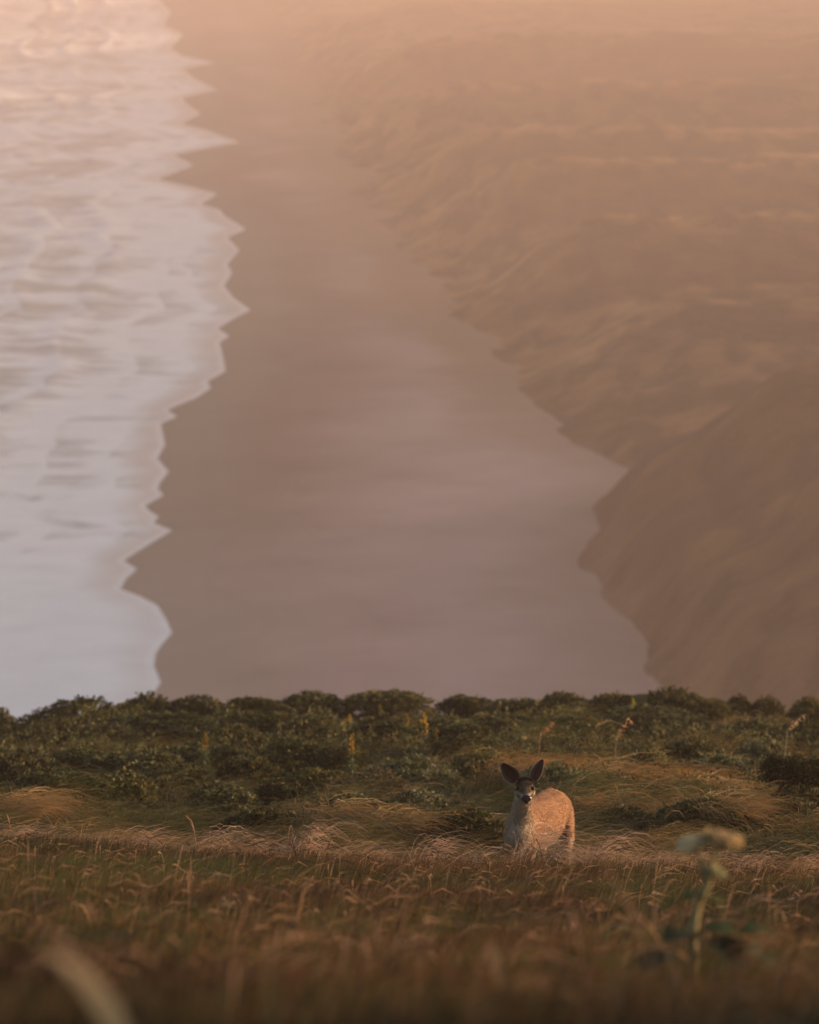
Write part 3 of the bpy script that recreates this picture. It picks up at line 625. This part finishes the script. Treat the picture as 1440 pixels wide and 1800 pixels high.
# bush on a crooked bare stem
d = 47.0; x = xpx(1360, d); z = float(ground(x, d)); t_ = empty('crooked_bush', (x, d, z)); p = ppm(d)
zt = zpy(1378, d) - z
V, T, Q = tube([(0, 0, -.05), (-.03, 0, zt * .35), (.0, .02, zt * .7), (.07, 0, zt)], [.022, .019, .016, .013], 7); A = Acc(); A.add(V, T, Q, np.array([.1, .06, .04]))
for e in [(.35, 0, .15), (.25, .1, .22), (-.05, 0, .25), (.15, -.1, .25), (.4, .05, .05)]:
    V, T, Q = tube([(.07, 0, zt), (.07 + e[0] * .5, e[1] * .5, zt + e[2] * .7), (.07 + e[0], e[1], zt + e[2])], [.012, .008, .004], 5); A.add(V, T, Q, np.array([.08, .05, .035]))
link('stem', A.mesh('stem', True), M['bark'], t_)
for q, (ax, ay, az, s) in enumerate([(.18, 0, .0, .34), (.36, .05, -.02, .28), (.0, .05, .02, .22)]):
    o = link('foliage', SH['dark'][q], M['leaf'], t_, (ax, ay, zt + az)); o.scale = (s, s * .8, .24)
tag(t_, 'small dark topped bush held up on a bare crooked brown stem at right', 'bush')

# ------------------------------------------------------------------ yellow lupines
def spike(h, w, seed, colr):
    r = np.random.default_rng(seed); A = Acc(); n = 110
    t = r.random(n) ** .8; a = r.uniform(0, 6.28, n); rad = w * .5 * (np.sin(math.pi * (.22 + .75 * t)) ** .8) * r.uniform(.5, 1.15, n) + .002
    P = np.stack([rad * .3 * np.cos(a), rad * .3 * np.sin(a), t * h], 1); D = np.stack([np.cos(a), np.sin(a), .5 + t], 1) + r.normal(0, .5, (n, 3))
    L = (rad * .75 + .006); A.add(*leaves(P, D, L, L * .8, np.array(colr) * r.uniform(.7, 1.2, (n, 1)), r)); return A.mesh('flower_spike')
LUP = [ # px, py base of spike, py top, d, colour, label
 (361, 1318, 1287, 59.0, (.26,.18,.05), 'leftmost yellow lupine spike standing in the leafy green bush'),
 (618, 1326, 1294, 58.5, (.32,.20,.05), 'single orange yellow lupine spike below the black shaded bush'),
 (715, 1278, 1254, 66, (.27,.19,.06), 'blunt yellow lupine spike at the left of the bright trio'),
 (746, 1292, 1254, 64.5, (.34,.23,.05), 'tallest yellow lupine spike in the middle of the bright trio'),
 (767, 1298, 1280, 63.5, (.30,.18,.05), 'short orange yellow lupine spike at the right of the bright trio'),
 (668, 1255, 1238, 69, (.20,.16,.06), 'faint yellow lupine spike on the pale green crest mound'),
 (615, 1272, 1256, 68, (.42, .30, .08), 'dull brownish lupine spike left of the bright trio under the crest'),
 (1112, 1248, 1228, 72, (.35, .36, .06), 'greenish yellow lupine spike left of the tallest crest shrub'),
]
for i, (px, pb, pt, d, cl_, lb) in enumerate(LUP):
    x = xpx(px, d - .55); y = d - .55; z0 = float(ground(x, y)); zb = zpy(pb, y); h = (pb - pt) / ppm(y)
    t_ = empty('lupine', (x, y, z0)); A = Acc()
    V, T, Q = tube([(0, 0, -.03), (.01, 0, (zb - z0) * .5), (0, 0, zb - z0 + h * .9)], [.006, .005, .002], 5); A.add(V, T, Q, np.array([.06, .08, .03]))
    link('stem', A.mesh('stem', True), M['stem'], t_)
    o = link('flower_spike', spike(h, h * .46, 200 + i, cl_), M['petal'], t_, (0, 0, zb - z0))
    r = np.random.default_rng(300 + i); n = 70; P = np.zeros((n, 3)); P[:, 2] = r.uniform(.1, max(zb - z0, .2), n)
    A = Acc(); A.add(*leaves(P + r.normal(0, .02, P.shape), r.normal(0, 1, (n, 3)) * [1, 1, .3], np.full(n, .09), np.full(n, .022), np.array([.07, .09, .05]) * r.uniform(.7, 1.3, (n, 1)), r))
    link('leaves', A.mesh('leaves'), M['leaf'], t_)
    tag(t_, lb, 'lupine', 'yellow lupines among the shrubs')

# ------------------------------------------------------------------ single grass plumes and seed heads
def plume(px, pyb, pyt, d, lean, label, colr, name='grass_plume', nsp=26, wid=.05, drop=.5):
    x = xpx(px, d); z0 = float(ground(x, d)); ht = zpy(pyt, d) - z0; zb = zpy(pyb, d) - z0
    t_ = empty(name, (x, d, z0)); A = Acc()
    pts = [(0, 0, -.03), (lean * .05, 0, zb * .5), (lean * .2, 0, zb), (lean * .55, 0, zb + (ht - zb) * .75), (lean, 0, ht)]
    V, T, Q = tube(pts, [.004, .004, .0035, .003, .002], 5); A.add(V, T, Q, np.array(colr) * .8); link('stalk', A.mesh('stalk', True), M['stem'], t_)
    r = np.random.default_rng(int(px)); t = r.random(nsp)
    P = np.array([np.array(pts[2]) * (1 - q) ** 2 + 2 * q * (1 - q) * np.array(pts[3]) + q * q * np.array(pts[4]) for q in t])
    D = np.stack([np.full(nsp, .6 if lean > 0 else -.6), np.zeros(nsp), np.full(nsp, -drop)], 1) + r.normal(0, .3, (nsp, 3))
    A = Acc(); L = r.uniform(.5, 1.1, nsp) * wid * .8; A.add(*leaves(P, D, L, L * .16, np.array(colr) * r.uniform(.7, 1.2, (nsp, 1)), r))
    link('seed_head', A.mesh('seed_head'), M['grass'], t_); tag(t_, label, 'grass plume')
plume(1376, 1284, 1256, 56, .20, 'pale oat like plume nodding right over the dark bush near the right edge', (.45, .33, .22), nsp=40, wid=.075)
plume(1078, 1292, 1262, 56, .16, 'feathery grass plume with drooping side spikes up and right of the deer', (.42, .26, .14), nsp=24, wid=.1, drop=.2)
plume(345, 1462, 1436, 36.7, -.06, 'upright pink seed head standing on the shelf edge at left', (.48, .26, .20), nsp=40, wid=.03, drop=-1.0)
plume(945, 1290, 1268, 57, .14, 'curled golden plume above the left ear of the deer', (.45, .26, .12), nsp=24, wid=.09)
plume(263, 1530, 1516, 34, .03, 'short pale seed head in the meadow at lower left', (.45, .30, .24), nsp=24, wid=.025, drop=-1)
plume(724, 1556, 1528, 33, .02, 'white tipped seed head in the meadow left below the deer', (.55, .42, .34), nsp=24, wid=.028, drop=-1)
plume(582, 1532, 1510, 34.5, .02, 'thin whitish seed head in the meadow under the big bowed tuft', (.50, .38, .30), nsp=22, wid=.025, drop=-1)

# ------------------------------------------------------------------ umbel plant close to the camera
def lerp(a, b, t): return np.asarray(a) * (1 - t) + np.asarray(b) * t
d = 16.0; org = at(1222, 1690, d); zg = float(ground(org[0], d)); root = empty('umbel_plant', (org[0], d, zg))
def L_(px, py, dy=0.0): q = at(px, py, d + dy); return q - np.array([org[0], d, zg])
A = Acc()
for pts, rr in [([(0, 0, -.05), L_(1218, 1640), L_(1226, 1595), L_(1243, 1560)], [.014, .0125, .011, .009]),
                ([L_(1243, 1560), L_(1236, 1530), L_(1232, 1505), L_(1222, 1490)], [.008, .007, .007, .006]),
                ([L_(1243, 1560), L_(1250, 1535), L_(1256, 1510), L_(1266, 1484)], [.008, .007, .0065, .006]),
                ([L_(1243, 1560), L_(1248, 1548), L_(1252, 1536)], [.006, .005, .005])]:
    V, T, Q = tube(pts, rr, 8); A.add(V, T, Q, np.array([.30, .24, .11]))
link('stem', A.mesh('stem', True), M['stem'], root)
def umbel(c, rad, up, colr, seed, thick=.3):
    r = np.random.default_rng(seed); A = Acc(); up = np.array(up, float); up /= np.linalg.norm(up)
    a = np.cross(up, [0, 1, 0.01]); a /= np.linalg.norm(a); b = np.cross(up, a)
    for k in range(34):
        rr = rad * math.sqrt((k + .5) / 34); an = k * 2.39996
        tip = c + up * (thick * rad * (1.0 - .7 * (rr / rad) ** 2)) + a * rr * math.cos(an) + b * rr * math.sin(an)
        V, T, Q = tube([c - up * thick * rad * .8, tip], [.0016, .001], 4); A.add(V, T, Q, np.array([.36, .28, .16]))
        n = 34; P = tip + r.normal(0, 1, (n, 3)) * rad * .10; L = r.uniform(.6, 1.2, n) * rad * .24
        A.add(*leaves(P, r.normal(0, 1, (n, 3)) + up, L, L * .9, np.array(colr) * r.uniform(.75, 1.15, (n, 1)), r))
    return A.mesh('flower_head')
link('flower_head', umbel(L_(1214, 1490), .036, (-.25, -.3, 1), (.95, .78, .52), 1, .55), M['umbel'], root)
link('flower_head', umbel(L_(1266, 1484), .056, (.18, .1, 1), (.50, .37, .20), 2, .4), M['umbel'], root)
link('flower_head', umbel(L_(1258, 1534), .030, (.5, -.2, 1), (.40, .38, .22), 3), M['umbel'], root)
def broad_leaf(c, size, dirv, colr, seed, name='leaf', parent=None):
    """lobed leaf blade with a folded midrib"""
    r = np.random.default_rng(seed); dv = np.array(dirv, float); dv /= np.linalg.norm(dv)
    s = np.cross(dv, [0, 0, 1]); s /= np.linalg.norm(s); up = np.cross(s, dv)
    N = 13; V = []; 
    for i in range(N):
        t = i / (N - 1); w = size * .5 * math.sin(math.pi * min(t * .92 + .06, 1)) ** .8 * (1 + .28 * math.sin(t * 17 + seed)) 
        cpt = c + dv * size * t - np.array([0, 0, 1]) * size * .35 * t * t
        V += [cpt - s * w + up * w * .25, cpt - up * size * .02, cpt + s * w + up * w * .25]
    me = mesh_from(name, V, quads=grid_faces(N, 3), col=np.array(colr), smooth=True)
    o = link(name, me, M['leaf'], parent); return o
for k, (px, py, sz, dv, cl_) in enumerate([(1236, 1572, .07, (-.6, -.6, .2), (.07, .085, .02)), (1240, 1580, .06, (.7, -.3, .1), (.09, .09, .02)),
        (1225, 1640, .13, (.9, -.3, .35), (.05, .07, .015)), (1225, 1645, .12, (-.9, -.4, .2), (.03, .045, .012)), (1250, 1650, .13, (.5, -.7, -.1), (.018, .03, .012)),
        (1290, 1660, .12, (.9, -.2, -.2), (.03, .045, .015)), (1190, 1680, .13, (-.8, -.6, .1), (.03, .04, .012)), (1300, 1640, .11, (1, .1, .25), (.04, .06, .015))]):
    broad_leaf(L_(px, py), sz, dv, cl_, k + 1, parent=root)
tag(root, 'tall blurred umbel plant with one white and one tan flower head at lower right', 'wildflower')
# broad dark leaves low in the right corner
for k, (px, py, d, lb) in enumerate([(1330, 1740, 10.5, 'blurred dark leafy rosette in the lower right below the umbel plant'), (1400, 1790, 8.6, 'very blurred dark leafy rosette in the bottom right corner'),
                                     (190, 1590, 21, 'dark leafy rosette in the meadow at left above the pale broad blade'), (580, 1610, 19, 'dark green leafy rosette in the meadow near the bottom middle'), (1330, 1570, 27, 'small green leafy rosette in the meadow near the right edge')]):
    x = xpx(px, d); z = float(ground(x, d)); t_ = empty('leafy_rosette', (x, d, z + .02))
    for j in range(11):
        a = j * 2.4; o = broad_leaf(np.array([0, 0, .0]), .16 if d < 15 else .14, (math.cos(a), math.sin(a), .9 - .06 * j), (.02 + .012 * (j % 3), .035 + .012 * (j % 3), .012), j + 5 * k, parent=t_)
    tag(t_, lb, 'leafy plant')
# broad pale blade bottom left, and two smaller ones
def broad_blade(pts, w, colr, label):
    d0 = pts[0][2]; o0 = at(pts[0][0], pts[0][1], d0); V = []
    cs = [at(*p) - o0 for p in pts]; n = 24; cs = np.array(cs); tt = np.linspace(0, 1, len(cs))
    for i in range(n):
        t = i / (n - 1); c = np.array([np.interp(t, tt, cs[:, k]) for k in range(3)])
        # quadratic smoothing of the path
        t2 = np.array([max(0, t - .12), min(1, t + .12)]); c = (c + sum(np.array([np.interp(q, tt, cs[:, k]) for k in range(3)]) for q in t2)) / 3
        ww = w * .5 * (1 - .85 * max(0, (t - .45) / .55) ** 1.5); s = np.array([.86, .1, .5])
        V += [c - s * ww, c + np.array([0, -.003, -.004]), c + s * ww]
    me = mesh_from('blade', V, quads=grid_faces(n, 3), col=np.array(colr), smooth=True)
    o = link('broad_grass_blade', me, M['grass']); o.location = o0; tag(o, label, 'grass blade'); return o
broad_blade([(240, 1890, 6.5), (205, 1800, 6.5), (165, 1735, 6.55), (118, 1690, 6.6), (70, 1668, 6.65)], .026, (.60, .42, .22), 'broad pale blade of grass bending left in the bottom left corner')
broad_blade([(172, 1622, 15), (160, 1600, 15), (148, 1580, 15.05)], .016, (.30, .18, .10), 'short tan blade of grass standing above the broad pale blade')
broad_blade([(885, 1735, 10.5), (870, 1690, 10.5), (858, 1650, 10.55)], .022, (.30, .20, .11), 'blurred tan blade leaning left near the bottom middle')

# ------------------------------------------------------------------ the deer
SC = 1.03
dy = 38.6; dx = xpx(937, dy); deer = empty('deer', (dx, dy, float(ground(dx, dy)) - .0)); deer.scale = (SC, SC, SC)
def chain(pts, step=.012):
    out = []
    for a, b in zip(pts[:-1], pts[1:]):
        a = np.array(a, float); b = np.array(b, float); n = max(2, int(np.linalg.norm((b - a)[:3]) / step))
        for i in range(n):
            t = i / n; out.append(a + (b - a) * t)
    out.append(np.array(pts[-1], float)); return out
E = []
AX = math.atan2(.23, .62)                                              # torso heading
E += [(*e, AX) for e in chain([(-.095, -.115, .60, .080, .08, .095), (-.085, -.03, .655, .095, .10, .125), (-.05, .06, .640, .104, .10, .165), (.02, .22, .632, .124, .10, .178), (.075, .38, .625, .134, .10, .190), (.125, .50, .648, .130, .10, .175), (.165, .62, .650, .116, .10, .135), (.190, .70, .630, .075, .07, .085)], .03)]
E += [(*e, 0) for e in chain([(-.088, -.07, .66, .080, .075, .09), (-.082, -.09, .74, .070, .07, .07), (-.072, -.115, .82, .061, .065, .06), (-.062, -.135, .885, .058, .06, .055), (-.057, -.15, .93, .062, .06, .05)], .025)]
E += [(-.057, -.165, .958, .058, .065, .052, 0), (-.057, -.205, .952, .060, .05, .044, 0), (-.100, -.19, .915, .028, .045, .035, 0), (-.014, -.19, .915, .028, .045, .035, 0), (-.057, -.20, .915, .052, .06, .040, 0)]
E += [(*e, 0) for e in chain([(-.057, -.22, .935, .048, .04, .040), (-.056, -.28, .915, .036, .04, .034), (-.054, -.335, .900, .029, .03, .027), (-.053, -.375, .892, .027, .022, .024)], .02)]
def leg(pts): 
    for e in chain(pts, .012): E.append((*e, 0))
leg([(-.150, -.02, .60, .045, .06, .07), (-.150, .0, .46, .030, .036, .04), (-.150, .0, .31, .021, .023, .03), (-.150, .005, .10, .014, .015, .02), (-.150, -.01, .05, .017, .02, .02)])
leg([(-.015, .05, .60, .045, .06, .07), (-.010, .06, .46, .030, .036, .04), (-.010, .06, .31, .021, .023, .03), (-.010, .065, .10, .014, .015, .02), (-.010, .05, .05, .017, .02, .02)])
leg([(.232, .58, .60, .056, .12, .14), (.240, .54, .51, .050, .11, .12), (.248, .55, .47, .034, .05, .05), (.248, .66, .33, .020, .026, .026), (.248, .65, .12, .014, .016, .02), (.248, .63, .05, .017, .02, .02)])
leg([(.085, .66, .66, .050, .10, .10), (.085, .62, .55, .040, .075, .08), (.085, .62, .47, .034, .05, .05), (.080, .73, .33, .020, .026, .026), (.080, .72, .12, .014, .016, .02), (.080, .70, .05, .017, .02, .02)])
bm = bmesh.new(); bmesh.ops.create_icosphere(bm, subdivisions=2, radius=1.0); bm.verts.index_update()
iv = np.array([v.co for v in bm.verts]); it = np.array([[v.index for v in f.verts] for f in bm.faces]); bm.free()
A = Acc()
for (x, y, z, rx, ry, rz, an) in E:
    V = iv * np.array([rx, ry, rz]); c_, s_ = math.cos(an), math.sin(an); V = np.stack([V[:, 0] * c_ + V[:, 1] * s_, -V[:, 0] * s_ + V[:, 1] * c_, V[:, 2]], 1)
    A.add(V + np.array([x, y, z]), it, None, np.array([1, 1, 1]))
tmp_me = A.mesh('tmp'); tmp = bpy.data.objects.new('tmp', tmp_me); S.collection.objects.link(tmp)
md = tmp.modifiers.new('r', 'REMESH'); md.mode = 'VOXEL'; md.voxel_size = .0075
md = tmp.modifiers.new('s', 'SMOOTH'); md.iterations = 5; md.factor = .5
dg = bpy.context.evaluated_depsgraph_get(); dg.update()
bme = bpy.data.meshes.new_from_object(tmp.evaluated_get(dg)); bpy.data.objects.remove(tmp)
nv = len(bme.vertices); co = np.empty(nv * 3); bme.vertices.foreach_get('co', co); co = co.reshape(-1, 3)
no = np.empty(nv * 3); bme.vertices.foreach_get('normal', no); no = no.reshape(-1, 3)
def coat(P):
    x, y, z = P[:, 0], P[:, 1], P[:, 2]; n = len(P)
    C = np.broadcast_to([.31, .178, .108], (n, 3)).copy()
    mott = fbm(x * 26 + z * 9, z * 20 + y * 12, 401, 4)[..., None]; C = C * (.86 + .28 * mott)
    grey = np.array([.39, .315, .245])
    headneck = ((y < -.03) & (x < .06) & (z > .5)).astype(float) * sstep(.02, -.06, y)
    front = headneck; C = mixc(C, grey * (.85 + .3 * mott), front * .9)
    belly = sstep(.52, .46, z) * (y > 0); C = mixc(C, np.array([.42, .36, .28]), belly * .6)
    dr = np.linalg.norm(P - np.array([-.03, -.02, .84]), axis=1); C = mixc(C, grey * .5, sstep(.1, .04, dr) * .6 * (y > -.06))
    stripe = np.exp(-((x + .095) / .022) ** 2) * (y < -.08) * (z < .78); C = mixc(C, np.array([.36, .29, .23]), stripe * .5)
    hx = (x + .057)
    head = (y < -.14) & (z > .85)
    fore = sstep(.893, .932, z) * (z > .85) * sstep(-.10, -.15, y) ; C = mixc(C, np.array([.014, .009, .007]), fore * .99)
    bridge = np.exp(-(hx / .024) ** 2) * (y < -.22) * (z > .9) * head * sstep(.905, .93, z); C = mixc(C, np.array([.10, .075, .055]), bridge * .8)
    cheek = head * sstep(.930, .912, z); C = mixc(C, np.array([.30, .25, .20]), cheek * .75)
    muz = (y < -.33) * head; C = mixc(C, np.array([.50, .44, .38]), muz * sstep(.905, .88, z) * .9)
    for ex in (-.050, .050):
        de = np.linalg.norm((P - np.array([-.057 + ex, -.232, .944])) * [1, .6, 1.2], axis=1)
        C = mixc(C, np.array([.30, .23, .18]), (sstep(.030, .022, de)) * .4 * head); C = mixc(C, np.array([.015, .01, .008]), sstep(.024, .016, de))
    rump = sstep(.66, .72, y) * (x > .12); C = mixc(C, np.array([.50, .44, .36]), rump * .5)
    lower = sstep(.40, .25, z); C = mixc(C, np.array([.22, .14, .08]), lower * .6)
    return C
a_ = bme.attributes.new('Col', 'FLOAT_COLOR', 'POINT'); cc = np.ones((nv, 4), np.float32); cc[:, :3] = coat(co); a_.data.foreach_set('color', cc.ravel())
bme.polygons.foreach_set('use_smooth', np.ones(len(bme.polygons), bool)); bme.name = 'body'; bme.materials.clear()
body = link('body', bme, M['hide'], deer)
# fur
sel = np.nonzero((co[:, 2] > .28))[0]; idx = rng.choice(sel, 70000); P = co[idx] + rng.normal(0, .003, (len(idx), 3)); Nn = no[idx]
tor = co[idx][:, 1] > -.04; head = (P[:, 2] > .86) & (P[:, 1] < -.12)
flow = np.where(tor[:, None], np.array([.30, .85, -.42]), np.array([.0, .25, -.95])); flow = np.where(head[:, None], np.array([0, .9, .2]), flow)
flow = flow - (flow * Nn).sum(1, keepdims=True) * Nn
Ln = np.where(head, .006, np.where(tor, .013, .018)) * rng.uniform(.6, 1.3, len(idx)); Ln = np.where((P[:, 1] < -.26) & (P[:, 2] > .85), .004, Ln)
D = flow * 1.0 + Nn * .22 + rng.normal(0, .07, P.shape); D /= np.linalg.norm(D, axis=1, keepdims=True)
sv = np.cross(D, rng.normal(0, 1, P.shape)); sv /= np.linalg.norm(sv, axis=1, keepdims=True); w2 = np.where(head, .0009, .0016)[:, None]
V = np.stack([P - sv * w2, P + sv * w2, P + D * Ln[:, None]], 1).reshape(-1, 3)
C = np.repeat(coat(co[idx]) * rng.uniform(.9, 1.12, (len(idx), 1)), 3, 0); C[2::3] *= 1.08
fur = link('fur', mesh_from('fur', V, tris=np.arange(len(V)).reshape(-1, 3), col=C), M['fur'], deer); fur['kind'] = 'stuff'
# ears
def ear(base, tip, facing, L0, Wd, seed):
    base = np.array(base, float); tip = np.array(tip, float); ax = tip - base; ln = np.linalg.norm(ax); ax /= ln
    f = np.array(facing, float); f -= f.dot(ax) * ax; f /= np.linalg.norm(f); s = np.cross(ax, f)
    nu, nvv = 22, 13; V = []; C = []; V2 = []; C2 = []
    for i in range(nu):
        u = i / (nu - 1); w = Wd * .5 * (math.sin(math.pi * min(1, .10 + .90 * u ** .85)) ** .62) * (1 - .25 * u) if u < 1 else .0005
        w = max(w, .001)
        for j in range(nvv):
            v = -1 + 2 * j / (nvv - 1)
            p = base + ax * ln * u + s * w * v * .96 - f * (w * .75) * (1 - v * v) * (1 - .5 * u)
            V.append(p); edge = abs(v) > .84 or u > .95
            C.append((.34, .27, .21) if edge else ((.07, .04, .032) if abs(v) < .6 else (.13, .08, .06)))
            V2.append(p - f * .004 + (s * 0)); C2.append((.22, .16, .12) if not edge else (.10, .07, .05))
    q = grid_faces(nu, nvv); n0 = nu * nvv; Q = [q, q[:, ::-1] + n0]
    for i in range(nu - 1):
        for j in (0, nvv - 1): a = i * nvv + j; b = a + nvv; Q.append(np.array([[a, b, b + n0, a + n0]]))
    me = mesh_from('ear', V + V2, quads=np.concatenate(Q), col=np.array(C + C2), smooth=True); o = link('ear', me, M['ear'], deer)
    r = np.random.default_rng(seed); n = 900; k = r.integers(0, nu - 1, n); side = r.choice([0, nvv - 1], n); P = np.array(V)[k * nvv + side] + r.random((n, 1)) * (np.array(V)[(k + 1) * nvv + side] - np.array(V)[k * nvv + side])
    D = np.where((side == 0)[:, None], -s, s) * .8 + ax * .6 + r.normal(0, .2, (n, 3)); D /= np.linalg.norm(D, axis=1, keepdims=True)
    ss_ = np.cross(D, r.normal(0, 1, D.shape)); ss_ /= np.linalg.norm(ss_, axis=1, keepdims=True)
    VV = np.stack([P - ss_ * .0006, P + ss_ * .0006, P + D * r.uniform(.003, .008, (n, 1))], 1).reshape(-1, 3)
    h = link('ear_fringe', mesh_from('ear_fringe', VV, tris=np.arange(3 * n).reshape(-1, 3), col=np.array([.45, .36, .28])), M['fur'], o); h['kind'] = 'stuff'
ear((-.112, -.150, .975), (-.212, -.155, 1.100), (-.35, -1, .1), .17, .124, 1)
ear((-.008, -.150, .985), (.064, -.150, 1.128), (-.55, -.62, .1), .17, .102, 2)
def ball(name, c, r3, mat, parent=deer, sub=3):
    bm = bmesh.new(); bmesh.ops.create_icosphere(bm, subdivisions=sub, radius=1.0); bmesh.ops.transform(bm, matrix=Matrix.Diagonal((*r3, 1)), verts=bm.verts)
    me = bpy.data.meshes.new(name); bm.to_mesh(me); bm.free(); me.polygons.foreach_set('use_smooth', np.ones(len(me.polygons), bool)); return link(name, me, mat, parent, c)
ball('eye', (-.109, -.228, .944), (.012, .014, .0115), M['eye']); ball('eye', (-.005, -.228, .944), (.012, .014, .0115), M['eye'])
# nose pad with nostrils, mouth
bm = bmesh.new(); bmesh.ops.create_icosphere(bm, subdivisions=4, radius=1.0)
for v in bm.verts:
    x, y, z = v.co; wdt = .031 * (1.05 + .12 * z); v.co = Vector((x * wdt, y * .018, z * .027 - (0.004 if abs(x) < .35 and z < 0 else 0)))
    for sx in (-1, 1):
        dd = math.hypot(x - sx * .52, z - .0); 
        if y < 0 and dd < .32: v.co.y += .008 * (1 - dd / .32)
me = bpy.data.meshes.new('nose'); bm.to_mesh(me); bm.free(); me.polygons.foreach_set('use_smooth', np.ones(len(me.polygons), bool)); link('nose', me, M['nose'], deer, (-.053, -.392, .902))
ball('mouth', (-.050, -.380, .872), (.018, .016, .006), M['nose'])
for hx, hy in ((-.150, -.015), (-.010, .045), (.248, .625), (.080, .695)):
    bm = bmesh.new(); bmesh.ops.create_cone(bm, cap_ends=True, segments=14, radius1=.024, radius2=.016, depth=.045)
    for v in bm.verts: v.co.y = v.co.y * 1.3 - (.008 if v.co.z < 0 else 0)
    me = bpy.data.meshes.new('hoof'); bm.to_mesh(me); bm.free(); link('hoof', me, M['hoof'], deer, (hx, hy, .0225))
# tail
A = Acc(); V, T, Q = tube([(.21, .72, .72), (.225, .765, .68), (.225, .77, .60), (.22, .765, .55)], [.022, .026, .024, .008], 8); A.add(V, T, Q, np.array([.12, .08, .06])); link('tail', A.mesh('tail', True), M['hide'], deer)
tag(deer, 'young brown deer standing in the grass looking straight at the camera', 'deer')
